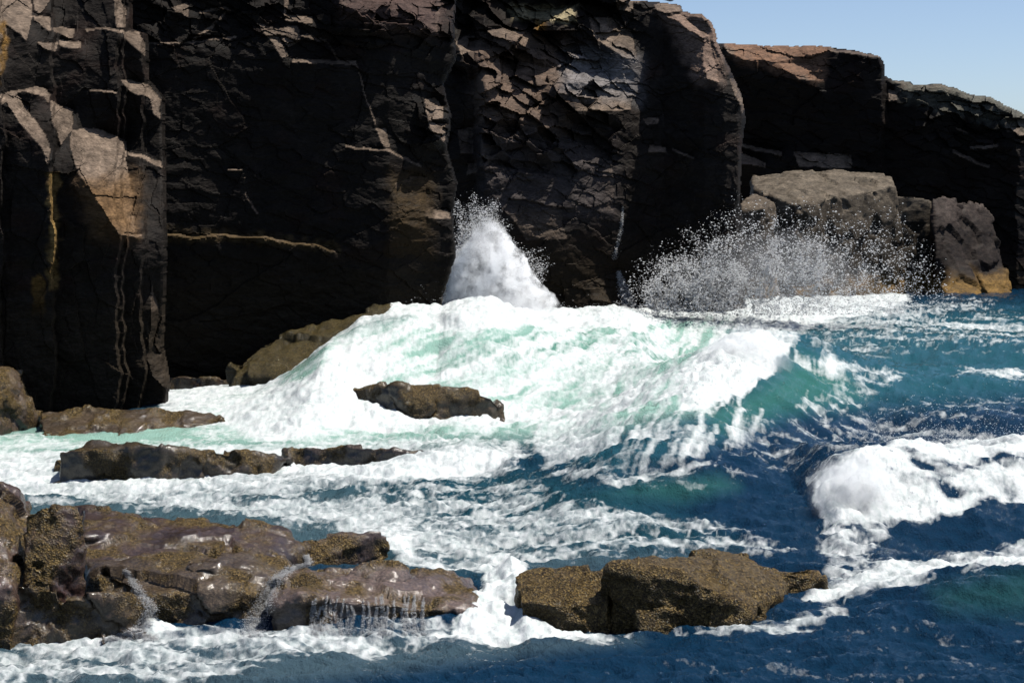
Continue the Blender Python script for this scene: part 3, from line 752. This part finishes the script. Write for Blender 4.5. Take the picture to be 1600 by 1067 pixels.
strk2 = strk2 * (1 - left) + strk3 * left
strk = strk * (1 - mm) + 1.6 * strk2 * mm
lace = lace * (1 - .8 * mm) + .28 * mm
def strands(x, y, z, w): return np.clip(1 - np.abs(fbm(x, y, z, 3, .55)) / w, 0, 1)
net = np.maximum(strands(X / 1.1 + wob * .5, Y / .6 + X / 7, 2.7, .16), .8 * strands(X / .45 + wob * .3, Y / .26, 8.7, .18))
thin = sst(.1, .35, foam) * (1 - sst(.6, .85, foam)) * (1 - mm)
foam_v = foam * (1 - .12 * thin) + thin * .30 * (net - .3) + (0.34 * (lace - .35) + 0.30 * strk + 0.12 * fine) * (1 - 0.75 * sst(.8, 1.0, foam)) * sst(0.02, .3, foam) * (1 - .45 * thin)
foam_v = np.clip(foam_v, 0, 1)
splash = sst(.55, 1.0, foam) ** 2
def blur(a, r):
    for ax in (0, 1):
        for _ in range(2):
            c = np.cumsum(np.concatenate([np.repeat(a.take([0], ax), r + 1, ax), a, np.repeat(a.take([-1], ax), r, ax)], ax), ax)
            n = a.shape[ax]
            a = (c.take(range(2 * r + 1, 2 * r + 1 + n), ax) - c.take(range(0, n), ax)) / (2 * r + 1)
    return a
splash = blur(splash, 9)
# height detail
billow = np.abs(pn3(X / .9, Y / .9, Z / .9)) * .5 + np.abs(pn3(X / .38, Y / .38, Z / .38 + 3)) * .18
calm = 1 - .6 * soft(GX, GY, [(-250, 600), (560, 600), (560, 760), (-250, 760)], 20)
Z = Z + farf * chop * calm * (1 - .4 * splash) + splash * .55 * billow * (0.4 + 0.6 * sst(.8, 1, foam)) + 0.05 * foam_v * fine * farf
PYs = proj(Z)
# --- body colour of the water: clear deep blue, bottle green where waves thin out, milky where air is mixed in
DEEP, TEAL, GREEN, MILK, GREY = [np.array(c) for c in ((0.003, 0.021, 0.048), (0.014, 0.072, 0.095), (0.04, 0.16, 0.115), (0.26, 0.43, 0.36), (0.055, 0.09, 0.105))]
body = np.ones(X.shape + (3,)) * DEEP
def bpaint(c, poly, w, s=1.0):
    global body
    m = (s * soft(GX + 12 * wob, PYs, poly, w))[..., None]
    body = body * (1 - m) + c * m
bpaint(TEAL, [(1100, 490), (1700, 480), (1700, 610), (1300, 640), (1100, 600)], 30)
bpaint(TEAL, [(820, 700), (1100, 640), (1300, 600), (1320, 620), (1150, 680), (960, 740)], 25, .8)
bpaint(GREEN, [(1100, 640), (1200, 600), (1250, 555), (1320, 580), (1340, 620), (1220, 640), (1120, 670)], 26, .55)
bpaint(GREEN, [(930, 775), (1000, 752), (1120, 745), (1150, 760), (1060, 782)], 22, .4)
bpaint(GREEN * .5, [(1460, 920), (1640, 880), (1640, 960), (1480, 950)], 30, .4)
bpaint(TEAL * .7, [(-250, 690), (600, 690), (900, 740), (1150, 850), (700, 900), (400, 850), (-250, 830)], 40, .8)
bpaint(GREY, [(-250, 760), (560, 760), (760, 850), (1150, 870), (900, 900), (500, 860), (-250, 830)], 30, .7)
bpaint(GREY, [(-250, 1010), (600, 990), (1000, 1000), (600, 1050), (-250, 1150)], 20, .7)
bpaint(MILK, [(420, 600), (520, 520), (700, 480), (1150, 480), (1100, 640), (900, 680), (500, 700), (-250, 720), (-250, 680), (200, 660)], 25, .9)
bpaint(GREEN * 1.1, [(670, 580), (780, 530), (880, 520), (900, 548), (780, 575)], 10, .7)
bpaint(GREEN * 1.1, [(870, 540), (1000, 520), (1060, 545), (930, 640), (900, 600)], 18, .6)
nx, ny = len(pxs), len(pys)
idx = np.arange(nx * ny).reshape(ny, nx)
Q = np.stack([idx[:-1, :-1], idx[:-1, 1:], idx[1:, 1:], idx[1:, :-1]], -1).reshape(-1, 4)
sea = mesh_obj("sea", np.stack([X, Y, Z], -1).reshape(-1, 3), Q, SEA, {"foam": foam_v.ravel(), "body": body.reshape(-1, 3)}, smooth=True)
tag(sea, kind="structure")
seabed = mesh_obj("seabed", [(-900, 5, -4), (900, 5, -4), (4000, 30000, -4), (-4000, 30000, -4)], [(0, 1, 2, 3)], CLIFF, {"tint": np.full((4, 3), .05)})
tag(seabed, kind="structure")

def sea_z(px, py):
    j = int(np.argmin(np.abs(pxs - px)))
    return j, PYs[:, j]

# ------------------------------------------------------------------ spray: each one splash, uncountable drops
OV = np.array([(1, 0, 0), (-1, 0, 0), (0, 1, 0), (0, -1, 0), (0, 0, 1), (0, 0, -1)], float)
OF = np.array([(0, 2, 4), (2, 1, 4), (1, 3, 4), (3, 0, 4), (2, 0, 5), (1, 2, 5), (3, 1, 5), (0, 3, 5)])
def drops(name, P, R, label, cat, stretch=(1.1, 1.1, .58)):
    n = len(P)
    sc = R[:, None] * (np.array(stretch) * (0.7 + 0.6 * rng.random((n, 3))))
    V = (P[:, None, :] + OV[None] * sc[:, None, :]).reshape(-1, 3)
    Fc = (OF[None] + (np.arange(n) * 6)[:, None, None]).reshape(-1, 3)
    o = mesh_obj(name, V, Fc, DROP, smooth=True)
    return tag(o, label, cat, kind="stuff")

def scatter(poly, n, d, dj, dens):
    poly = np.asarray(poly, float)
    out = []
    got = 0
    while got < n:
        x = rng.uniform(poly[:, 0].min(), poly[:, 0].max(), n * 3); y = rng.uniform(poly[:, 1].min(), poly[:, 1].max(), n * 3)
        k = inside(x, y, poly) & (rng.random(n * 3) < dens(x, y))
        dp = d + dj * rng.normal(size=n * 3)
        out.append(at_depth(x, y, dp)[k]); got += int(k.sum())
    return np.concatenate(out)[:n]

def lump(x, y, s, seed):
    return sst(-.35, .5, fbm(x / s, y / s, seed, 4, .6))

def jets(n, m, base, spread, vz, vx, jit):
    """water thrown up: drops strung along many short ballistic paths"""
    x0 = base[None] + rng.normal(size=(n, 3)) * np.array(spread)
    v = np.stack([rng.normal(vx[0], vx[1], n), rng.normal(0, .35, n), rng.uniform(vz[0] ** 1.5, vz[1] ** 1.5, n) ** (2 / 3)], -1)
    v[:, 2] *= np.exp(-((x0[:, 0] - base[0]) / (2.0 * spread[0])) ** 2)
    T = v[:, 2] / 9.8 * rng.uniform(.8, 1.25, n)
    t0 = rng.uniform(0, .5, n) * T
    t = t0[:, None] + (T - t0)[:, None] * rng.random((n, m))
    P = x0[:, None] + v[:, None] * t[..., None]
    P[..., 2] -= 4.9 * t ** 2
    P += rng.normal(size=P.shape) * jit * (0.4 + t[..., None])
    return P.reshape(-1, 3)
pb = at_depth(np.float64(752), np.float64(497), 56.5)
Pp = np.concatenate([jets(700, 130, pb, (.8, .5, .15), (3.2, 8.8), (.05, .5), .07),
                     jets(300, 80, pb + np.array([.9, 0, 0]), (.6, .4, .1), (3.0, 6.8), (.8, .4), .06),
                     jets(320, 80, pb, (1.4, .5, .1), (2.0, 5.0), (.0, .8), .08)])
Rp = .005 + .022 * rng.random(len(Pp)) ** 3
drops("splash_plume", Pp, Rp, "tall white splash plume shooting up against the fractured bluff", "splash")

def cloud_dens(x, y):
    a = sst(300, 470, y) ** 1.3
    b = np.exp(-((x - 1190) / 150) ** 2) + 1.2 * np.exp(-((x - 1065) / 55) ** 2) * sst(380, 430, y) + .22 * np.exp(-((x - 1370) / 90) ** 2)
    top = sst(0, 70, y - np.interp(x, [960, 1040, 1150, 1240, 1400, 1490], [420, 360, 290, 300, 300, 400]))
    return np.clip((a * .9 + .1) * b * top, 0, 1) * (.3 + .7 * lump(x, y, 22, 5.5))
Pc = scatter([(955, 495), (985, 400), (1040, 340), (1150, 280), (1400, 290), (1490, 380), (1490, 490)], 34000, 60.0, .8, cloud_dens)
Rc = .008 + .03 * rng.random(len(Pc)) ** 3.5
for px_, dy_, n_ in ((1035, 5.4, 26), (1075, 6.6, 34), (1110, 7.6, 40), (1190, 8.4, 44), (1260, 8.0, 30)):    # fans of heavier drops
    Pf = jets(n_, 70, at_depth(np.float64(px_), np.float64(490), 60.0), (.25, .3, .1), (dy_ * .45, dy_), (.35 * (px_ - 1060) / 100, .5), .05)
    Pc = np.concatenate([Pc, Pf]); Rc = np.concatenate([Rc, .008 + .022 * rng.random(len(Pf)) ** 2])
drops("spray_cloud", Pc, Rc, "wide cloud of fine spray drops in front of the wedge boulder", "spray")

# drops thrown up along the white crests
def crest(name, poly, n, rmax, label, dz=1.0):
    m = np.argwhere(inside(GX, PYs, np.asarray(poly, float)) & (foam > .8) & (Y < 90))
    pick = m[rng.integers(0, len(m), n)]
    base = np.stack([X[pick[:, 0], pick[:, 1]], Y[pick[:, 0], pick[:, 1]], Z[pick[:, 0], pick[:, 1]]], -1)
    lift = .10 + dz * rng.exponential(.28, n) * (0.25 + lump(base[:, 0] * 20, base[:, 2] * 20, 14, 3.3))
    base += np.stack([rng.normal(size=n) * .12, rng.normal(size=n) * .15, lift], -1)
    drops(name, base, .003 + rmax * rng.random(n) ** 3, label, "spray")
crest("breaker_spray", [(1040, 660), (1060, 570), (1130, 515), (1200, 500), (1250, 530), (1230, 590), (1100, 660)], 5000, .012, "white spray blown off the curling breaker in mid picture")
crest("foreground_spray", [(1240, 850), (1250, 740), (1340, 690), (1640, 680), (1640, 800), (1300, 930)], 5000, .010, "white spray bursting over the near wave at the right edge", .8)
crest("surge_spray", [(380, 610), (500, 520), (680, 470), (1000, 470), (1420, 465), (1420, 500), (700, 540), (560, 600)], 6000, .016, "low white spray along the foot of the cliffs", .6)

# ------------------------------------------------------------------ thin white runnels falling off the ledges
dg = bpy.context.evaluated_depsgraph_get()
def runnel(name, paths, label, rmax=.005):
    pts = []
    for pl, w0, w1, n in paths:
        n *= 5; pl = np.array(pl, float)
        t = rng.random(n) * (len(pl) - 1)
        i = np.minimum(t.astype(int), len(pl) - 2)
        c = pl[i] + (pl[i + 1] - pl[i]) * (t - i)[:, None]
        w = w0 + (w1 - w0) * t / (len(pl) - 1)
        braid = 0.6 * np.sin(c[:, 1] / 7.0 + rng.integers(0, 3, n) * 2.1) + 0.35 * rng.normal(size=n)
        q = np.stack([c[:, 0] + w * braid, c[:, 1] + rng.normal(size=n) * 1.5], -1)
        for x, y in q:
            d = Vector(((x - 800) / F, 1, -(y - HOR) / F)).normalized()
            hit, loc, nor, fi, ob, mat = scn.ray_cast(dg, Vector((0, 0, EYE)), d)
            if hit and loc.y < 66: pts.append(np.array(loc) + np.array(nor) * rng.uniform(0, .03))
    P = np.array(pts)
    drops(name, P, .002 + rmax * rng.random(len(P)) ** 2, label, "runnel", stretch=(1.1, 1.1, .42))
runnel("white_runnel", [([(196, 890), (215, 920), (236, 950), (226, 975), (200, 1000)], 5, 16, 1600), ([(170, 1000), (210, 985), (240, 1000)], 12, 12, 900)],
       "white runnel trickling down the ledge beside the blocky corner rock")
runnel("white_runnel", [([(478, 868), (482, 880), (455, 888), (430, 905), (415, 935), (400, 965), (395, 995)], 4, 20, 3000)], "white runnel pouring between the stepped ledge and the wide wet slab")
runnel("slab_falls", [([(x, 930 + rng.uniform(0, 20)), (x + rng.uniform(-6, 6), 960), (x + rng.uniform(-8, 8), 992)], 1.5, 4, 140) for x in rng.uniform(485, 700, 26)]
       , "thread thin falls draining off the front of the wide wet slab")

runnel("cliff_trickle", [([(973, 325), (970, 360), (960, 405)], 1.5, 4, 250), ([(966, 425), (975, 455), (985, 482)], 3, 14, 900)], "thin white trickle running down the dark foot of the fractured bluff", .02)

# ------------------------------------------------------------------ mist hanging in the splashes
def mist_material(name, dens, scale, lo, hi):
    m = bpy.data.materials.new(name); m.use_nodes = True
    nt = m.node_tree; nt.nodes.clear(); L = nt.links.new
    out = nt.nodes.new("ShaderNodeOutputMaterial")
    v = nt.nodes.new("ShaderNodeVolumePrincipled"); v.inputs["Color"].default_value = (.985, .99, 1, 1)
    g = nt.nodes.new("ShaderNodeNewGeometry")
    n = N(nt, "ShaderNodeTexNoise", Scale=scale * 1.3, Detail=6.0, Roughness=0.74)
    L(g.outputs["Position"], n.inputs["Vector"])
    L(ramp(nt, n.outputs["Fac"], [(lo, 0.0), (hi, dens / 40.0)]), (mu := N(nt, "ShaderNodeMath", operation='MULTIPLY')).inputs[0])
    mu.inputs[1].default_value = 40.0
    tc = N(nt, "ShaderNodeTexCoord")                                     # thins out towards the edge of the puff
    mp = N(nt, "ShaderNodeMapping"); mp.inputs["Location"].default_value = (-1, -1, -1); mp.inputs["Scale"].default_value = (2, 2, 2)
    L(tc.outputs["Generated"], mp.inputs[0])
    ln = N(nt, "ShaderNodeVectorMath", operation='LENGTH'); L(mp.outputs[0], ln.inputs[0])
    fall = ramp(nt, ln.outputs["Value"], [(0.35, 1.0), (0.98, 0.0)])
    m2 = N(nt, "ShaderNodeMath", operation='MULTIPLY'); L(mu.outputs[0], m2.inputs[0]); L(fall, m2.inputs[1])
    L(m2.outputs[0], v.inputs["Density"]); L(v.outputs[0], out.inputs["Volume"])
    return m
def mist(name, hulls, mat, rough, label, seed):
    o = rock(name, hulls, mat, .12, rough, (1, 1, 1), label, "mist", seed=seed, low=-30)
    del o["category"]
    tag(o, label, "spray", kind="stuff")
def blob(pts, d, t):
    """closed body through a pixel outline, t metres thick in the middle"""
    c = np.mean(np.array(pts, float), 0)
    r = [(x, y, d) for x, y in pts]
    for f in (.62,): r += [(c[0] + (x - c[0]) * f, c[1] + (y - c[1]) * f, d + q * t / 2) for x, y in pts for q in (-1, 1)]
    return D_(*r)
mist("breaker_mist", [blob([(1040, 668), (1060, 600), (1100, 535), (1160, 498), (1220, 500), (1255, 540), (1235, 600), (1160, 650), (1090, 680)], 39.6, 2.2)],
     mist_material("breaker_mist", 2.2, 1.8, .32, .62), .16, "soft white mist on the curling crest of the breaker", 31)
mist("plume_mist", [blob([(676, 502), (706, 440), (724, 385), (746, 325), (785, 350), (812, 410), (855, 450), (900, 506), (790, 512)], 56.0, 2.2)],
     mist_material("plume_mist", 11.0, 1.9, .45, .6), .2, "white mist inside the tall splash plume", 32)
mist("surge_mist", [blob([(640, 515), (690, 478), (760, 452), (830, 462), (900, 492), (860, 520), (760, 524), (680, 528)], 51.6, 1.4)],
     mist_material("surge_mist", 3.0, 1.5, .36, .62), .15, "white mist where the tall plume meets the surge", 35)
mist("near_mist", [blob([(1255, 790), (1262, 745), (1300, 715), (1360, 695), (1410, 710), (1420, 770), (1360, 810), (1290, 820)], 28.1, 1.2)],
     mist_material("near_mist", 3.0, 3.0, .38, .62), .12, "white mist torn off the near wave at the right", 33)
mist("cloud_mist", [blob([(1010, 490), (1040, 420), (1120, 370), (1220, 350), (1320, 390), (1400, 450), (1440, 488)], 60.0, 2.0)],
     mist_material("cloud_mist", .25, 1.2, .36, .62), .2, "thin haze of spray drifting in front of the wedge boulder", 34)

# ------------------------------------------------------------------ gull on the bluff top
def lathe(name, rings, mat, parent, col, seg=14):
    V, Fc = [], []
    for (c, a, b) in rings:
        for k in range(seg):
            t = 2 * math.pi * k / seg
            V.append((c[0], c[1] + a * math.cos(t), c[2] + b * math.sin(t)))
    for r in range(len(rings) - 1):
        for k in range(seg):
            Fc.append((r * seg + k, r * seg + (k + 1) % seg, (r + 1) * seg + (k + 1) % seg, (r + 1) * seg + k))
    return mesh_obj(name, V, Fc, mat, {"tint": np.full((len(V), 3), 1.0) * np.array(col)}, True, parent)
gp = at_depth(np.float64(1048), np.float64(7), 67.0)
gull = bpy.data.objects.new("gull", None); COL.objects.link(gull); gull.location = gp
tag(gull, "tiny white gull standing on the top edge of the fractured bluff", "gull")
fm2, nt2, bs2, _ = new_mat("feather")
a2 = N(nt2, "ShaderNodeAttribute", attribute_name="tint"); nt2.links.new(a2.outputs["Color"], bs2.inputs["Base Color"]); bs2.inputs["Roughness"].default_value = .7
lathe("body", [((-.26, 0, .16), .005, .005), ((-.18, 0, .17), .035, .03), ((-.05, 0, .18), .085, .08), ((.08, 0, .2), .08, .085), ((.15, 0, .26), .045, .05), ((.17, 0, .33), .04, .045), ((.2, 0, .37), .045, .042), ((.235, 0, .38), .03, .03), ((.25, 0, .38), .004, .004)], fm2, gull, (.8, .8, .8))
for sgn in (-1, 1):
    lathe("wing", [((-.3, sgn * .03, .17), .003, .004), ((-.15, sgn * .075, .19), .012, .035), ((0, sgn * .09, .2), .014, .055), ((.1, sgn * .075, .21), .008, .03), ((.12, sgn * .07, .21), .002, .004)], fm2, gull, (.35, .36, .38))
    lathe("leg", [((.0, sgn * .03, .12), .008, .008), ((.005, sgn * .03, .0), .007, .007), ((.04, sgn * .03, -.01), .012, .004)], fm2, gull, (.5, .35, .25), 8)
lathe("bill", [((.24, 0, .38), .012, .012), ((.29, 0, .375), .008, .009), ((.305, 0, .365), .002, .003)], fm2, gull, (.7, .5, .1), 8)
